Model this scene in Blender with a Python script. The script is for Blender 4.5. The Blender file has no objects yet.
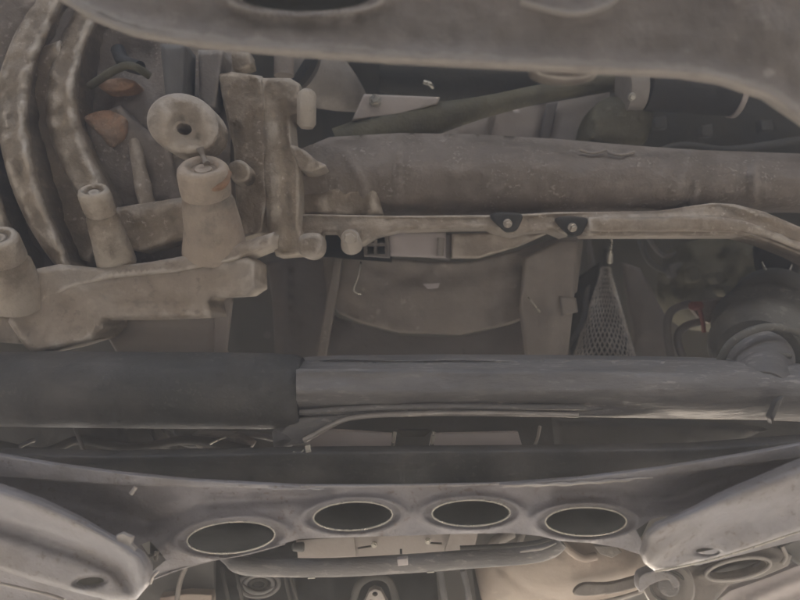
import bpy, math, random
import numpy as np
from mathutils import Vector, Matrix, noise
from mathutils.geometry import delaunay_2d_cdt
random.seed(4); rng = np.random.RandomState(4)
R = math.radians
sc = bpy.context.scene
COL = sc.collection

# ---------------------------------------------------------------- camera
PITCH = R(62)
CAM = Vector((0, 0, 0.16))
RT = Vector((1, 0, 0)); FW = Vector((0, math.cos(PITCH), math.sin(PITCH))); UP = Vector((0, -math.sin(PITCH), math.cos(PITCH)))
FPX = 628.0
cd = bpy.data.cameras.new('camera'); cam = bpy.data.objects.new('camera', cd); COL.objects.link(cam)
cam.location = CAM; cam.rotation_euler = (PITCH + math.pi/2, 0, 0)
cd.sensor_width = 36; cd.lens = 36*FPX/800.0; cd.clip_start = 0.01; cd.clip_end = 500
cd.dof.use_dof = True; cd.dof.focus_distance = 0.56; cd.dof.aperture_fstop = 5.0
sc.camera = cam

# ---------------------------------------------------------------- sky, sun, exposure
SUN_EL, SUN_AZ = R(35), R(16)     # azimuth measured from +Y towards +X
w = bpy.data.worlds.new('World'); sc.world = w; w.use_nodes = True
nt = w.node_tree; bg = nt.nodes['Background']
sky = nt.nodes.new('ShaderNodeTexSky'); sky.sky_type = 'NISHITA'; sky.sun_disc = False
sky.dust_density = 7.0; sky.air_density = .8; sky.ozone_density = .3; sky.sun_elevation = SUN_EL; sky.sun_rotation = SUN_AZ
nt.links.new(sky.outputs[0], bg.inputs[0]); bg.inputs[1].default_value = 0.13
sd = bpy.data.lights.new('sun', 'SUN'); so = bpy.data.objects.new('sun', sd); COL.objects.link(so)
sd.energy = 4.0; sd.angle = R(0.5); sd.color = (1.0, 0.94, 0.85)
sv = Vector((math.sin(SUN_AZ)*math.cos(SUN_EL), math.cos(SUN_AZ)*math.cos(SUN_EL), math.sin(SUN_EL)))
so.rotation_euler = sv.to_track_quat('Z', 'Y').to_euler()
sc.view_settings.view_transform = 'Standard'; sc.view_settings.look = 'None'
sc.view_settings.exposure = 2.95; sc.view_settings.gamma = 1.0
sc.view_settings.use_curve_mapping = False

def P(px, py, d):
    return CAM + FW*d + RT*((px-400)/FPX*d) + UP*((300-py)/FPX*d)
A_CAM = np.array(CAM); A_F = np.array(FW); A_R = np.array(RT); A_U = np.array(UP)
def PA(px, py, d):
    px = np.asarray(px, float); py = np.asarray(py, float); d = np.asarray(d, float)*np.ones_like(px)
    return A_CAM + d[:, None]*A_F + ((px-400)/FPX*d)[:, None]*A_R + ((300-py)/FPX*d)[:, None]*A_U

# ---------------------------------------------------------------- materials
MATS = {}
def mat(name, base, rough=0.6, metal=0.0, dark=0.55, grime=None, gamt=0.5, gscale=28, spot=None, sthr=0.62, sscale=90,
        bump=0.25, bscale=260, streak=None, coat=0.0, trans=0.0, wear=None):
    m = bpy.data.materials.new(name); m.use_nodes = True; n = m.node_tree; N = n.nodes; L = n.links
    b = N['Principled BSDF']
    tc = N.new('ShaderNodeTexCoord'); mp = N.new('ShaderNodeMapping'); L.new(tc.outputs['Object'], mp.inputs[0])
    if streak: mp.inputs['Scale'].default_value = streak
    def nz(s, det=6, ro=.6, src=mp):
        t = N.new('ShaderNodeTexNoise'); t.inputs['Scale'].default_value = s; t.inputs['Detail'].default_value = det
        t.inputs['Roughness'].default_value = ro; L.new(src.outputs[0], t.inputs['Vector']); return t
    def mix(fac, a, c, mode='MIX'):
        x = N.new('ShaderNodeMix'); x.data_type = 'RGBA'; x.blend_type = mode
        for sock, v in ((x.inputs[0], fac), (x.inputs[6], a), (x.inputs[7], c)):
            if hasattr(v, 'is_linked'): L.new(v, sock)
            elif isinstance(v, (int, float)): sock.default_value = v
            else: sock.default_value = (*v, 1)
        return x.outputs[2]
    def ramp(src, a, c):
        r = N.new('ShaderNodeMapRange'); r.inputs[1].default_value = a; r.inputs[2].default_value = c
        L.new(src, r.inputs[0]); return r.outputs[0]
    n1 = nz(gscale, 8, .65)
    base2 = tuple(c*dark for c in base)
    c = mix(ramp(n1.outputs[0], .36, .64), base2, base)
    if grime:
        n2 = nz(gscale*.6, 9, .7)
        t = N.new('ShaderNodeMath'); t.operation = 'MULTIPLY'; t.inputs[1].default_value = gamt
        L.new(ramp(n2.outputs[0], .44, .60), t.inputs[0]); c = mix(t.outputs[0], c, grime)
    if spot:
        n3 = nz(sscale, 4, .6); n4 = nz(sscale*.12, 3, .5)
        t = N.new('ShaderNodeMath'); t.operation = 'MULTIPLY'
        L.new(ramp(n3.outputs[0], sthr-.03, sthr+.03), t.inputs[0]); L.new(ramp(n4.outputs[0], .45, .6), t.inputs[1])
        c = mix(t.outputs[0], c, spot)
    if wear:
        ge = N.new('ShaderNodeNewGeometry'); n6 = nz(70, 5, .7)
        a_ = N.new('ShaderNodeMath'); a_.operation = 'MULTIPLY_ADD'; a_.inputs[1].default_value = .10
        L.new(n6.outputs[0], a_.inputs[0]); L.new(ge.outputs['Pointiness'], a_.inputs[2])
        c = mix(ramp(a_.outputs[0], .565, .60), c, wear)
        lo = ramp(a_.outputs[0], .535, .50)
        c = mix(lo, c, mix(.55, c, (.06,.05,.04)))
    L.new(c, b.inputs['Base Color'])
    n5 = nz(gscale*1.7, 6, .6); r = N.new('ShaderNodeMapRange')
    r.inputs[3].default_value = max(.05, rough-.14); r.inputs[4].default_value = min(1, rough+.18)
    r.inputs[1].default_value = .35; r.inputs[2].default_value = .65
    L.new(n5.outputs[0], r.inputs[0]); L.new(r.outputs[0], b.inputs['Roughness'])
    b.inputs['Metallic'].default_value = metal
    if coat: b.inputs['Coat Weight'].default_value = coat
    if trans: b.inputs['Transmission Weight'].default_value = trans
    nb = nz(bscale, 5, .6); nb2 = nz(bscale*.18, 4, .5)
    ad = N.new('ShaderNodeMath'); ad.operation = 'MULTIPLY_ADD'; ad.inputs[1].default_value = 3
    L.new(nb2.outputs[0], ad.inputs[0]); L.new(nb.outputs[0], ad.inputs[2])
    bp = N.new('ShaderNodeBump'); bp.inputs['Strength'].default_value = bump; bp.inputs['Distance'].default_value = .002
    L.new(ad.outputs[0], bp.inputs['Height']); L.new(bp.outputs[0], b.inputs['Normal'])
    MATS[name] = m
    return m
M_alu   = mat('dirty_cast_aluminium', (.40,.325,.24), .52, .3, .56, (.19,.145,.10), .8, 24, (.48,.42,.36), .62, 200, .6, 260, wear=(.48,.42,.345))
M_aluL  = mat('pale_cast_aluminium', (.42,.35,.275), .56, .3, .6, (.235,.18,.125), .8, 28, (.54,.48,.42), .62, 170, .6, 280, wear=(.53,.47,.40))
M_alub  = mat('brown_cast_aluminium', (.23,.19,.155), .6, .2, .74, (.15,.12,.092), .6, 18, (.40,.36,.32), .60, 260, .6, 260, wear=(.29,.25,.215))
M_rust  = mat('orange_rust', (.44,.255,.15), .8, 0, .6, (.24,.185,.14), .8, 60, (.42,.30,.22), .58, 150, .7, 400)
M_steel = mat('grimy_painted_steel', (.25,.22,.195), .56, .2, .66, (.145,.125,.11), .7, 16, (.32,.29,.265), .66, 70, .4, 240, wear=(.31,.28,.25))
M_sub   = mat('grey_painted_steel', (.30,.285,.30), .42, .25, .82, (.20,.182,.18), .8, 20, (.155,.125,.11), .60, 210, .38, 300)
M_arm   = mat('grey_stamped_steel', (.33,.315,.325), .42, .25, .85, (.235,.213,.20), .8, 22, (.185,.155,.135), .60, 190, .36, 300)
M_lip   = mat('bright_steel_edge', (.50,.46,.42), .45, .3, .8, (.22,.19,.17), .5, 30, None, .6, 90, .3, 300)
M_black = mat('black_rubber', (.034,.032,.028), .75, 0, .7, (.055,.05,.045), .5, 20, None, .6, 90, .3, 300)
M_bar   = mat('black_satin_tube', (.058,.057,.056), .66, 0, .62, (.11,.10,.092), .85, 14, (.115,.105,.095), .61, 230, .3, 300)
M_rack  = mat('dark_grey_housing', (.175,.168,.166), .56, .15, .68, (.23,.215,.205), .8, 26, (.36,.335,.315), .59, 240, .5, 300, streak=(.35,1,1))
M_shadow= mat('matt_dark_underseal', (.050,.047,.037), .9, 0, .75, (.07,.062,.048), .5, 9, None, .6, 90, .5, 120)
M_tunnel= mat('brown_heat_shield', (.39,.34,.29), .6, .2, .78, (.27,.235,.205), .8, 14, (.48,.43,.38), .66, 60, .35, 160)
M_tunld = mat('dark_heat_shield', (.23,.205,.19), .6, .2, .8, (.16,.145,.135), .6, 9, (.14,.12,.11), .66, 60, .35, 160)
M_plast = mat('grey_plastic', (.14,.135,.125), .5, 0, .85, (.10,.09,.085), .5, 16, None, .6, 90, .15, 200)
M_dplas = mat('dark_plastic', (.082,.078,.070), .82, 0, .85, (.10,.09,.08), .5, 16, None, .6, 90, .15, 200)
M_pale  = mat('pale_aluminium_sheet', (.46,.41,.37), .5, .2, .85, (.33,.28,.25), .5, 14, None, .6, 90, .2, 200)
M_tan   = mat('tan_oil_stained_metal', (.48,.40,.33), .5, .15, .8, (.33,.26,.215), .5, 16, (.30,.22,.18), .62, 60, .3, 200)
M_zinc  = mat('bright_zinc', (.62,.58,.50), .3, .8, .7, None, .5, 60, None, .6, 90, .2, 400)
M_braid = mat('braided_steel_wire', (.85,.78,.70), .42, .25, .8, (.30,.24,.20), .5, 60, None, .6, 90, .1, 400)
M_wire  = mat('dusty_grey_hose', (.17,.155,.145), .6, 0, .8, None, .5, 60, None, .6, 90, .2, 400)
M_red   = mat('dull_red_clip', (.26,.075,.055), .6, 0, .8, None, .5, 60, None, .6, 90, .2, 400)
M_green = mat('mossy_dark_casting', (.15,.135,.085), .75, 0, .6, (.08,.072,.048), .6, 30, (.16,.15,.11), .62, 110, .5, 260)
M_pink  = mat('pale_dusty_plastic', (.55,.49,.47), .5, 0, .9, (.46,.41,.39), .4, 14, None, .6, 90, .1, 200)
M_sump  = mat('smooth_pale_casting', (.48,.41,.335), .56, .25, .66, (.30,.24,.18), .8, 24, (.25,.20,.155), .60, 120, .55, 220, wear=(.54,.48,.41))
M_stain = mat('rust_stained_casting', (.40,.335,.265), .6, .2, .6, (.34,.225,.145), .55, 30, (.30,.19,.12), .60, 150, .7, 260, wear=(.46,.38,.30))
M_hole  = mat('cavity_shade_and_block', (.016,.017,.018), .9, 0, .8, None, .5, 30, None, .6, 90, .2, 200)  # near-black paints the shade inside holes and slots; also colours the engine block
M_dust  = mat('dusty_faded_rubber', (.13,.125,.112), .9, 0, .75, (.18,.17,.15), .7, 20, (.24,.23,.20), .60, 120, .5, 160)
M_conc  = mat('concrete', (.43,.42,.405), .9, 0, .85, (.33,.32,.305), .5, 1.2, None, .6, 9, .4, 60)

# ---------------------------------------------------------------- object helpers
def new_obj(name, data, root=None):
    o = bpy.data.objects.new(name, data); COL.objects.link(o)
    if root is not None: o.parent = root
    return o
def tag(o, label=None, cat=None, group=None, kind=None):
    for k, v in (('label', label), ('category', cat), ('group', group), ('kind', kind)):
        if v: o[k] = v
    return o
def thing(name, label, cat, loc, group=None):
    o = new_obj(name, None); o.location = loc; o.empty_display_size = .03
    return tag(o, label, cat, group)
def build(name, V, F, m, root=None, smooth=True, label=None, flat=None):
    V = np.asarray(V, float)
    org = np.array(root.location) if root is not None else V.mean(0)
    me = bpy.data.meshes.new(name)
    me.from_pydata((V-org).tolist(), [], [tuple(int(i) for i in f) for f in F])
    me.materials.append(m)
    if smooth: me.polygons.foreach_set('use_smooth', [True]*len(me.polygons))
    if flat is not None:
        for i in range(flat[0], flat[1]): me.polygons[i].use_smooth = False
    me.update()
    o = new_obj(name, me, root)
    if root is None: o.location = org
    if label: o['label'] = label
    return o

def catmull(pts, closed, n=6):
    pts = [np.array(p, float) for p in pts]; out = []; L = len(pts)
    for i in range(L if closed else L-1):
        if closed: a, b, c, d = pts[i-1], pts[i], pts[(i+1) % L], pts[(i+2) % L]
        else: a, b, c, d = pts[max(i-1, 0)], pts[i], pts[i+1], pts[min(i+2, L-1)]
        for k in range(n):
            t = k/n
            out.append(.5*((2*b)+(-a+c)*t+(2*a-5*b+4*c-d)*t*t+(-a+3*b-3*c+d)*t**3))
    if not closed: out.append(pts[-1])
    return np.array(out)
def resample(poly, step, closed=True):
    poly = np.array(poly, float); out = []
    n = len(poly)
    for i in range(n if closed else n-1):
        a = poly[i]; b = poly[(i+1) % n]; k = max(1, int(round(np.linalg.norm(b-a)/step)))
        for j in range(k): out.append(a+(b-a)*j/k)
    if not closed: out.append(poly[-1])
    return np.array(out)
def inside(poly, X):
    x = X[:, 0]; y = X[:, 1]; r = np.zeros(len(X), bool); n = len(poly)
    for i in range(n):
        x0, y0 = poly[i]; x1, y1 = poly[(i+1) % n]
        if y0 == y1: continue
        c = ((y0 > y) != (y1 > y)) & (x < (x1-x0)*(y-y0)/(y1-y0)+x0); r ^= c
    return r
def pdist(X, poly, closed=False):
    X = np.asarray(X, float); best = np.full(len(X), 1e9); n = len(poly)
    for i in range(n if closed else n-1):
        a = np.array(poly[i], float); b = np.array(poly[(i+1) % n], float); ab = b-a
        t = np.clip(((X-a)@ab)/max(ab@ab, 1e-9), 0, 1)
        best = np.minimum(best, np.linalg.norm(X-a-t[:, None]*ab, axis=1))
    return best
def ell(cx, cy, rx, ry, ang=0, n=40):
    t = np.linspace(0, 2*math.pi, n, endpoint=False); c, s = math.cos(R(ang)), math.sin(R(ang))
    return np.stack([cx+rx*np.cos(t)*c-ry*np.sin(t)*s, cy+rx*np.cos(t)*s+ry*np.sin(t)*c], 1)
def erad(X, cx, cy, rx, ry, ang=0):
    c, s = math.cos(R(ang)), math.sin(R(ang)); dx = X[:, 0]-cx; dy = X[:, 1]-cy
    return np.sqrt(((dx*c+dy*s)/rx)**2+((-dx*s+dy*c)/ry)**2)
def sm(x, a, b):
    t = np.clip((x-a)/(b-a), 0, 1); return t*t*(3-2*t)
def ridge(X, line, w, h, sharp=2):
    return -h*np.exp(-(pdist(X, line)/w)**sharp)
def side(X, line, w):
    """-1..1 across a polyline read left to right (below the line = +1)"""
    line = np.array(line, float); y = np.interp(X[:, 0], line[:, 0], line[:, 1])
    return np.tanh((X[:, 1]-y)/w)
def fbm(X, s, amp, seed=0):
    return np.array([noise.fractal(Vector((x*s, y*s, seed*7.3)), 1.0, 2.0, 4) for x, y in X])*amp

def cast(name, outline, d, m, root=None, thick=.012, rnd=0, rndh=None, holes=(), feats=None, step=7, smooth=True,
         rough=0, label=None, curve=False, shade=True, seed=1):
    """stamped or cast piece: an outline given as sight lines, at depth d (metres, may be fn of X), with relief and real thickness"""
    poly = np.array(outline, float)
    if curve: poly = catmull(poly, True, 6)
    poly = resample(poly, step*.8)
    area = 0.5*np.sum(poly[:, 0]*np.roll(poly[:, 1], -1)-np.roll(poly[:, 0], -1)*poly[:, 1])
    if area < 0: poly = poly[::-1]
    pts = [poly]; edges = [(i, (i+1) % len(poly)) for i in range(len(poly))]
    off = len(poly); hp = []
    for h in holes:
        e = ell(*h, n=max(20, int(2*math.pi*max(h[2], h[3])/step*1.3))) if not isinstance(h, list) else resample(h, step*.6)
        hp.append(e); pts.append(e); edges += [(off+i, off+(i+1) % len(e)) for i in range(len(e))]; off += len(e)
    loose = []
    nrm = np.roll(poly, -1, 0)-np.roll(poly, 1, 0); nrm /= np.maximum(np.linalg.norm(nrm, axis=1), 1e-6)[:, None]
    nin = np.stack([-nrm[:, 1], nrm[:, 0]], 1)
    offs = []
    if rnd:
        for k in (.12, .35, .65, 1.0):
            loose.append(poly+nin*rnd*k); offs.append(rnd*k)
    for h, e in zip(holes, hp):
        c = e.mean(0)
        for k in (1.04, 1.09, 1.15, 1.21, 1.28, 1.35, 1.42):
            loose.append(c+(e-c)*k)
    x0, y0 = poly.min(0); x1, y1 = poly.max(0)
    gx, gy = np.meshgrid(np.arange(x0+step*.5, x1, step), np.arange(y0+step*.5, y1, step*.87))
    gx = gx+(np.arange(gx.shape[0]) % 2)[:, None]*step*.5
    g = np.stack([gx.ravel(), gy.ravel()], 1)
    dd = pdist(g, poly, True)
    g = g[dd > (rnd+step*.3 if rnd else step*.45)]
    for e in hp:
        c = e.mean(0); g = g[~inside(c+(e-c)*1.47, g)]
    loose.append(g)
    L = np.concatenate(loose)
    ok = inside(poly, L) & (pdist(L, poly, True) > (rnd*.1 if rnd else step*.25))
    for e in hp: ok &= ~inside(e, L)
    L = L[ok]
    allp = np.concatenate(pts+[L])
    vo, eo, fo, _, _, _ = delaunay_2d_cdt([Vector(p) for p in allp], edges, [], 0, 1e-5)
    X = np.array([(v.x, v.y) for v in vo]); T = np.array([f for f in fo if len(f) == 3])
    cen = X[T].mean(1); k = inside(poly, cen)
    for e in hp: k &= ~inside(e, cen)
    T = T[k]
    used = np.unique(T); mp_ = -np.ones(len(X), int); mp_[used] = np.arange(len(used)); X = X[used]; T = mp_[T]
    D = d(X) if callable(d) else np.full(len(X), float(d))
    if rnd:
        q = np.clip(pdist(X, poly, True)/rnd, 0, 1); h = rndh if rndh is not None else rnd*np.mean(D)/FPX
        D = D+h*(1-np.sqrt(np.clip(1-(1-q)**2, 0, 1)))
    if feats is not None: D = D+feats(X)
    if rough: D = D+fbm(X, .06, rough, seed)
    # orientation towards camera
    a, b_, c_ = X[T[:, 0]], X[T[:, 1]], X[T[:, 2]]
    cr = (b_[:, 0]-a[:, 0])*(c_[:, 1]-a[:, 1])-(b_[:, 1]-a[:, 1])*(c_[:, 0]-a[:, 0])
    T[cr > 0] = T[cr > 0][:, ::-1]      # image y down
    V = PA(X[:, 0], X[:, 1], D); n = len(V)
    B = V+A_F*thick
    ed = {}
    for t in T:
        for i in range(3):
            e = (int(t[i]), int(t[(i+1) % 3])); ed[e] = 1
    bd = [e for e in ed if (e[1], e[0]) not in ed]
    VV = [V, B]; F = [tuple(t) for t in T]+[tuple(int(i)+n for i in t[::-1]) for t in T]
    nf = len(F); bi = sorted({i for e in bd for i in e}); mm = {v: j for j, v in enumerate(bi)}; nb = len(bi)
    VV += [V[bi], B[bi]]; o1 = 2*n; o2 = 2*n+nb
    for e in bd: F.append((o1+mm[e[1]], o1+mm[e[0]], o2+mm[e[0]], o2+mm[e[1]]))
    return build(name, np.concatenate(VV), F, m, root, smooth, label)

def tube(name, pts, rad, m, root=None, seg=16, n=6, label=None, world=False, closed=False, wob=0):
    """pts: (px,py,d); rad in px at that depth (or list)"""
    q = np.array([[*p] for p in pts], float)
    rr = np.array(rad if hasattr(rad, '__len__') else [rad]*len(q), float)
    W = PA(q[:, 0], q[:, 1], q[:, 2]); rm = rr*q[:, 2]/FPX
    full = catmull(np.concatenate([W, rm[:, None]], 1), closed, n) if len(q) > 2 or closed else np.concatenate([W, rm[:, None]], 1)
    C = full[:, :3]; r = full[:, 3]; N = len(C)
    Tn = (np.roll(C, -1, 0)-np.roll(C, 1, 0)) if closed else np.gradient(C, axis=0)
    Tn /= np.maximum(np.linalg.norm(Tn, axis=1), 1e-9)[:, None]
    u = np.cross(Tn[0], A_F); u = u/np.linalg.norm(u) if np.linalg.norm(u) > .2 else np.cross(Tn[0], A_U)/np.linalg.norm(np.cross(Tn[0], A_U))
    V = []; F = []
    for i in range(N):
        u = u-Tn[i]*(u@Tn[i]); u /= np.linalg.norm(u); v = np.cross(Tn[i], u)
        for k in range(seg):
            a = 2*math.pi*k/seg; dv = math.cos(a)*u+math.sin(a)*v; V.append(C[i]+r[i]*(1+(wob*noise.fractal(Vector((C[i]+dv*r[i])*45), 1, 2, 3) if wob else 0))*dv)
    for i in range(N if closed else N-1):
        j = (i+1) % N
        for k in range(seg): F.append((i*seg+k, i*seg+(k+1) % seg, j*seg+(k+1) % seg, j*seg+k))
    if not closed:
        o = len(V); V += [V[k] for k in range(seg)]+[V[(N-1)*seg+k] for k in range(seg)]
        F.append(tuple(o+k for k in range(seg))[::-1]); F.append(tuple(o+seg+k for k in range(seg)))
    return build(name, V, F, m, root, True, label)

def lathe(name, a, b, prof, m, root=None, seg=28, label=None, smooth=True, wob=0, world=None):
    """a, b: (px,py,d) ends of the axis; prof: list of (t along the axis 0..1, radius px at a's depth)"""
    A = P(*a); B = P(*b); ax = (B-A); n_ = ax.normalized(); u = n_.orthogonal().normalized(); v = n_.cross(u)
    s = a[2]/FPX; V = []; F = []
    # split rings at sharp corners
    for (t, r) in prof:
        c = A+ax*t
        for k in range(seg):
            an = 2*math.pi*k/seg
            rr = r*s*(1+wob*noise.noise(Vector((math.cos(an)*.8, math.sin(an)*.8, t*1.6+a[0]))))
            V.append(c+(u*math.cos(an)+v*math.sin(an))*rr)
    for i in range(len(prof)-1):
        for k in range(seg): F.append((i*seg+k, i*seg+(k+1) % seg, (i+1)*seg+(k+1) % seg, (i+1)*seg+k))
    F.append(tuple(range(seg))[::-1]); F.append(tuple((len(prof)-1)*seg+k for k in range(seg)))
    o = build(name, V, F, m, root, smooth, label)
    me = o.data
    me.set_sharp_from_angle(angle=R(40)) if smooth else None
    return o
def bolt(px, py, d, r, root, m=None, name='bolt', tilt=(0, 0)):
    """hexagon head with a round washer, facing roughly the camera"""
    h = r*d/FPX*.55; m = m or M_aluL
    a = (px, py, d); 
    A = P(*a); Z = (-FW+RT*tilt[0]+UP*tilt[1]).normalized(); u = Z.orthogonal().normalized(); v = Z.cross(u); s = d/FPX
    V = []; F = []
    def ring(z, rad, seg, ph=0):
        o = len(V)
        for k in range(seg):
            an = 2*math.pi*k/seg+ph; V.append(A+Z*z+(u*math.cos(an)+v*math.sin(an))*rad*s)
        return o
    a0 = ring(-h*2, r*1.35, 20); a1 = ring(0, r*1.35, 20); a2 = ring(h*.25, r*1.28, 20)
    for p_, q_ in ((a0, a1), (a1, a2)):
        for k in range(20): F.append((p_+k, p_+(k+1) % 20, q_+(k+1) % 20, q_+k))
    F.append(tuple(a2+k for k in range(20)))
    b0 = ring(h*.2, r, 6); b1 = ring(h*1.6, r, 6); b2 = ring(h*1.9, r*.82, 6)
    for p_, q_ in ((b0, b1), (b1, b2)):
        for k in range(6): F.append((p_+k, p_+(k+1) % 6, q_+(k+1) % 6, q_+k))
    F.append(tuple(b2+k for k in range(6)))
    return build(name, V, F, m, root, False)

# ================================================================ SETTING
def sheet(name, x0, x1, y0, y1, z, m, kind='structure'):
    me = bpy.data.meshes.new(name); me.from_pydata([(x0,y0,z),(x1,y0,z),(x1,y1,z),(x0,y1,z)], [], [(0,1,2,3)]); me.materials.append(m)
    o = new_obj(name, me); o['kind'] = kind; return o
sheet('ground', -5, 5, -5, 5, 0, M_conc)
# added haze box round camera and scene, lifts the blacks like a lens veil
me = bpy.data.meshes.new('haze'); hv = [(x, y, z) for x in (-5.3, 5.3) for y in (-5.3, 5.3) for z in (-1.0, 1.45)]
me.from_pydata(hv, [], [(0,1,3,2),(4,6,7,5),(0,4,5,1),(2,3,7,6),(0,2,6,4),(1,5,7,3)]); hz = new_obj('haze', me); hz['kind'] = 'stuff'
hm = bpy.data.materials.new('lens_veil_haze'); hm.use_nodes = True; hm.node_tree.nodes.remove(hm.node_tree.nodes['Principled BSDF'])
pv = hm.node_tree.nodes.new('ShaderNodeVolumePrincipled'); pv.inputs['Color'].default_value = (.92, .92, .90, 1); pv.inputs['Density'].default_value = .5
hm.node_tree.links.new(pv.outputs[0], hm.node_tree.nodes['Material Output'].inputs['Volume']); me.materials.append(hm)

# floor pan of the car: a ribbed ceiling over everything, with side sills
pan = thing('floor_pan', 'dark underbody floor pan with pressed ribs behind all the machinery', 'car underbody', (0, .7, 1.25))
def slab_grid(name, O, U_, V_, nu, nv, m, root, amp, thick=.01, fn=None):
    Vv = []; F = []; O = Vector(O); U_ = Vector(U_); V_ = Vector(V_); nn = U_.cross(V_).normalized()
    for s in range(2):
        for j in range(nv+1):
            for i in range(nu+1):
                p = O+U_*(i/nu)+V_*(j/nv)
                z = amp*noise.fractal(Vector((p.x*3, p.y*3, p.z*3)), 1, 2, 4)+(fn(i/nu, j/nv) if fn else 0)
                Vv.append(p+nn*(z+s*thick))
    w_ = nu+1; h = w_*(nv+1)
    for j in range(nv):
        for i in range(nu):
            a = j*w_+i; F.append((a, a+1, a+w_+1, a+w_)); F.append((h+a, h+a+w_, h+a+w_+1, h+a+1))
    for i in range(nu): F.append((i+1, i, h+i, h+i+1)); a = nv*w_+i; F.append((a, a+1, h+a+1, h+a))
    for j in range(nv): a = j*w_; F.append((a, a+w_, h+a+w_, h+a)); a += nu; F.append((a+w_, a, h+a, h+a+w_))
    return build(name, Vv, F, m, root)
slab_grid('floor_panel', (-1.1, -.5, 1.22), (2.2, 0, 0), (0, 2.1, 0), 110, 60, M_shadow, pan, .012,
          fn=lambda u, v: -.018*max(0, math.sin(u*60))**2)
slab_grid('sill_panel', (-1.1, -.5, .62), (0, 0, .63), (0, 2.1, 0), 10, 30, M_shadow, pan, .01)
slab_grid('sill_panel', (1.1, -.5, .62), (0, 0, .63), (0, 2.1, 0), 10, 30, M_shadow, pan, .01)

# ================================================================ TOP CROSSMEMBER (nearest, out of focus)
t = thing('crossmember', 'grimy pressed steel crossmember with a pale rolled lip, nearest thing along the top', 'crossmember', P(420, 20, .345))
top_edge = [(-40,-40),(20,-22),(60,0),(90,18),(130,34),(200,46),(300,55),(400,62),(500,67),(600,72),(680,76),(720,82),(765,97),(800,121),(850,165)]
ol = top_edge+[(900,165),(900,-190),(-40,-190)]
def f_top(X):
    dl = pdist(X, top_edge)
    z = -.0042*np.exp(-((dl-5)/5.5)**2)                          # rolled lip
    z += .004*sm(dl, 10, 26)
    q = erad(X, 305, -2, 66, 15); z += -.004*np.exp(-((q-1.18)/.13)**2)
    z += ridge(X, [(540,8),(575,14),(600,8),(625,-10)], 7, .003)
    z += ridge(X, [(700,-40),(740,0),(790,40)], 14, .002)
    return z
tube('pressed_bead', [(520,2,.3405),(545,9,.340),(575,14,.3395),(604,7,.340),(626,-10,.3405)], 3.2, M_steel, t, 10)
cast('pressed_plate', ol, .345, M_steel, t, .004, 0, holes=[(305,-4,66,15,0)], feats=f_top, step=7, rough=.0012)
tube('rolled_lip', [(x, y-4, .3395) for x, y in top_edge[1:]], 3.6, M_steel, t, 10, 5)
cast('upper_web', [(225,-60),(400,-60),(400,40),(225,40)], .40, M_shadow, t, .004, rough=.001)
cast('drain_plug', [tuple(p) for p in ell(567,68,35,12,0,30)], .352, M_steel, t, .01, 4, .003)

# ================================================================ GEARBOX CASTING (left)
g = thing('gearbox_casting', 'dirty cast aluminium gearbox with thick curved ribs and studs on the left', 'gearbox', P(150, 200, .62))
def f_bell(X):
    z = fbm(X, .02, .004, 3)
    z += .05*sm(X[:, 1], 150, -20)*sm(X[:, 0], 20, 120)
    z += ridge(X, [(140,60),(95,70),(90,120),(150,165)], 22, -.018)
    return z
cast('bell_housing', [(-60,-60),(230,-60),(232,120),(225,262),(160,270),(60,290),(-60,330)], .632, M_alub, g, .03, 0, feats=f_bell, step=7, rough=.003)
# ribs
def rib(pts, rad, m=M_alu, name='rib', dz=0):
    rad = [q*1.28 for q in rad]
    return tube(name, [(x, y, z+dz+.006) for x, y, z in pts], rad, m, g, 24, 12, wob=.13)
def web_rib(line, wid, d0, d1, m=M_alu):
    c_ = catmull([(*p, w_) for p, w_ in zip(line, wid)], False, 5); T_ = np.gradient(c_[:, :2], axis=0); T_ /= np.linalg.norm(T_, axis=1)[:, None]
    nn = np.stack([-T_[:, 1], T_[:, 0]], 1)*c_[:, 2:3]
    ol_ = np.concatenate([c_[:, :2]+nn, (c_[:, :2]-nn)[::-1]])
    y0, y1 = line[0][1], line[-1][1]
    cast('rib', ol_, lambda X: d0+(d1-d0)*sm(X[:,1], y0, y1*.6+y0*.4), m, g, .07, 9, .016, rough=.005, step=4.5,
         feats=lambda X: .004*np.sin(X[:,1]*.045+line[0][0])-.003*np.exp(-(pdist(X, c_[:, :2]-nn*.4)/4)**2), seed=int(line[0][0]))
web_rib([(66,-30),(46,8),(27,45),(15,85),(14,128),(22,172),(36,212),(54,246),(67,270)], [14,15,16,17,16,15,13,11,6], .635, .585)
web_rib([(96,4),(76,36),(64,76),(63,118),(76,158),(96,196),(112,228)], [13,14,16,17,17,16,12], .64, .60)
web_rib([(-2,10),(-18,80),(-24,150),(-12,210),(2,250),(18,292)], [13,15,17,17,17,14], .64, .585)
rib([(134,130,.63),(138,160,.62),(145,195,.61),(152,215,.61)], [5,5.5,6,6], M_aluL)
cast('inner_web', [(10,60),(60,40),(70,90),(80,190),(110,230),(90,262),(60,255),(30,190),(20,120)], .625, M_alu, g, .02, 6, rough=.002)
cast('inner_web', [(85,120),(120,105),(170,150),(185,200),(120,210),(95,190)], .628, M_alub, g, .02, 8, rough=.004)
# rust patches = rusty bracket seats
cast('rusty_bracket', [(84,118),(108,110),(128,120),(126,138),(112,149),(100,136)], .622, M_rust, g, .02, 13, .009, curve=True, rough=.006)
cast('rusty_bracket', [(98,84),(118,78),(136,82),(130,90),(108,92)], .628, M_rust, g, .02, 5, curve=True)
tube('strap', [(90,86,.63),(115,70,.615),(132,66,.61),(150,76,.62)], 4, M_green, g, 12)
tube('vent_pipe', [(118,50,.64),(124,62,.63),(140,68,.62)], 7, M_black, g, 12)
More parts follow.
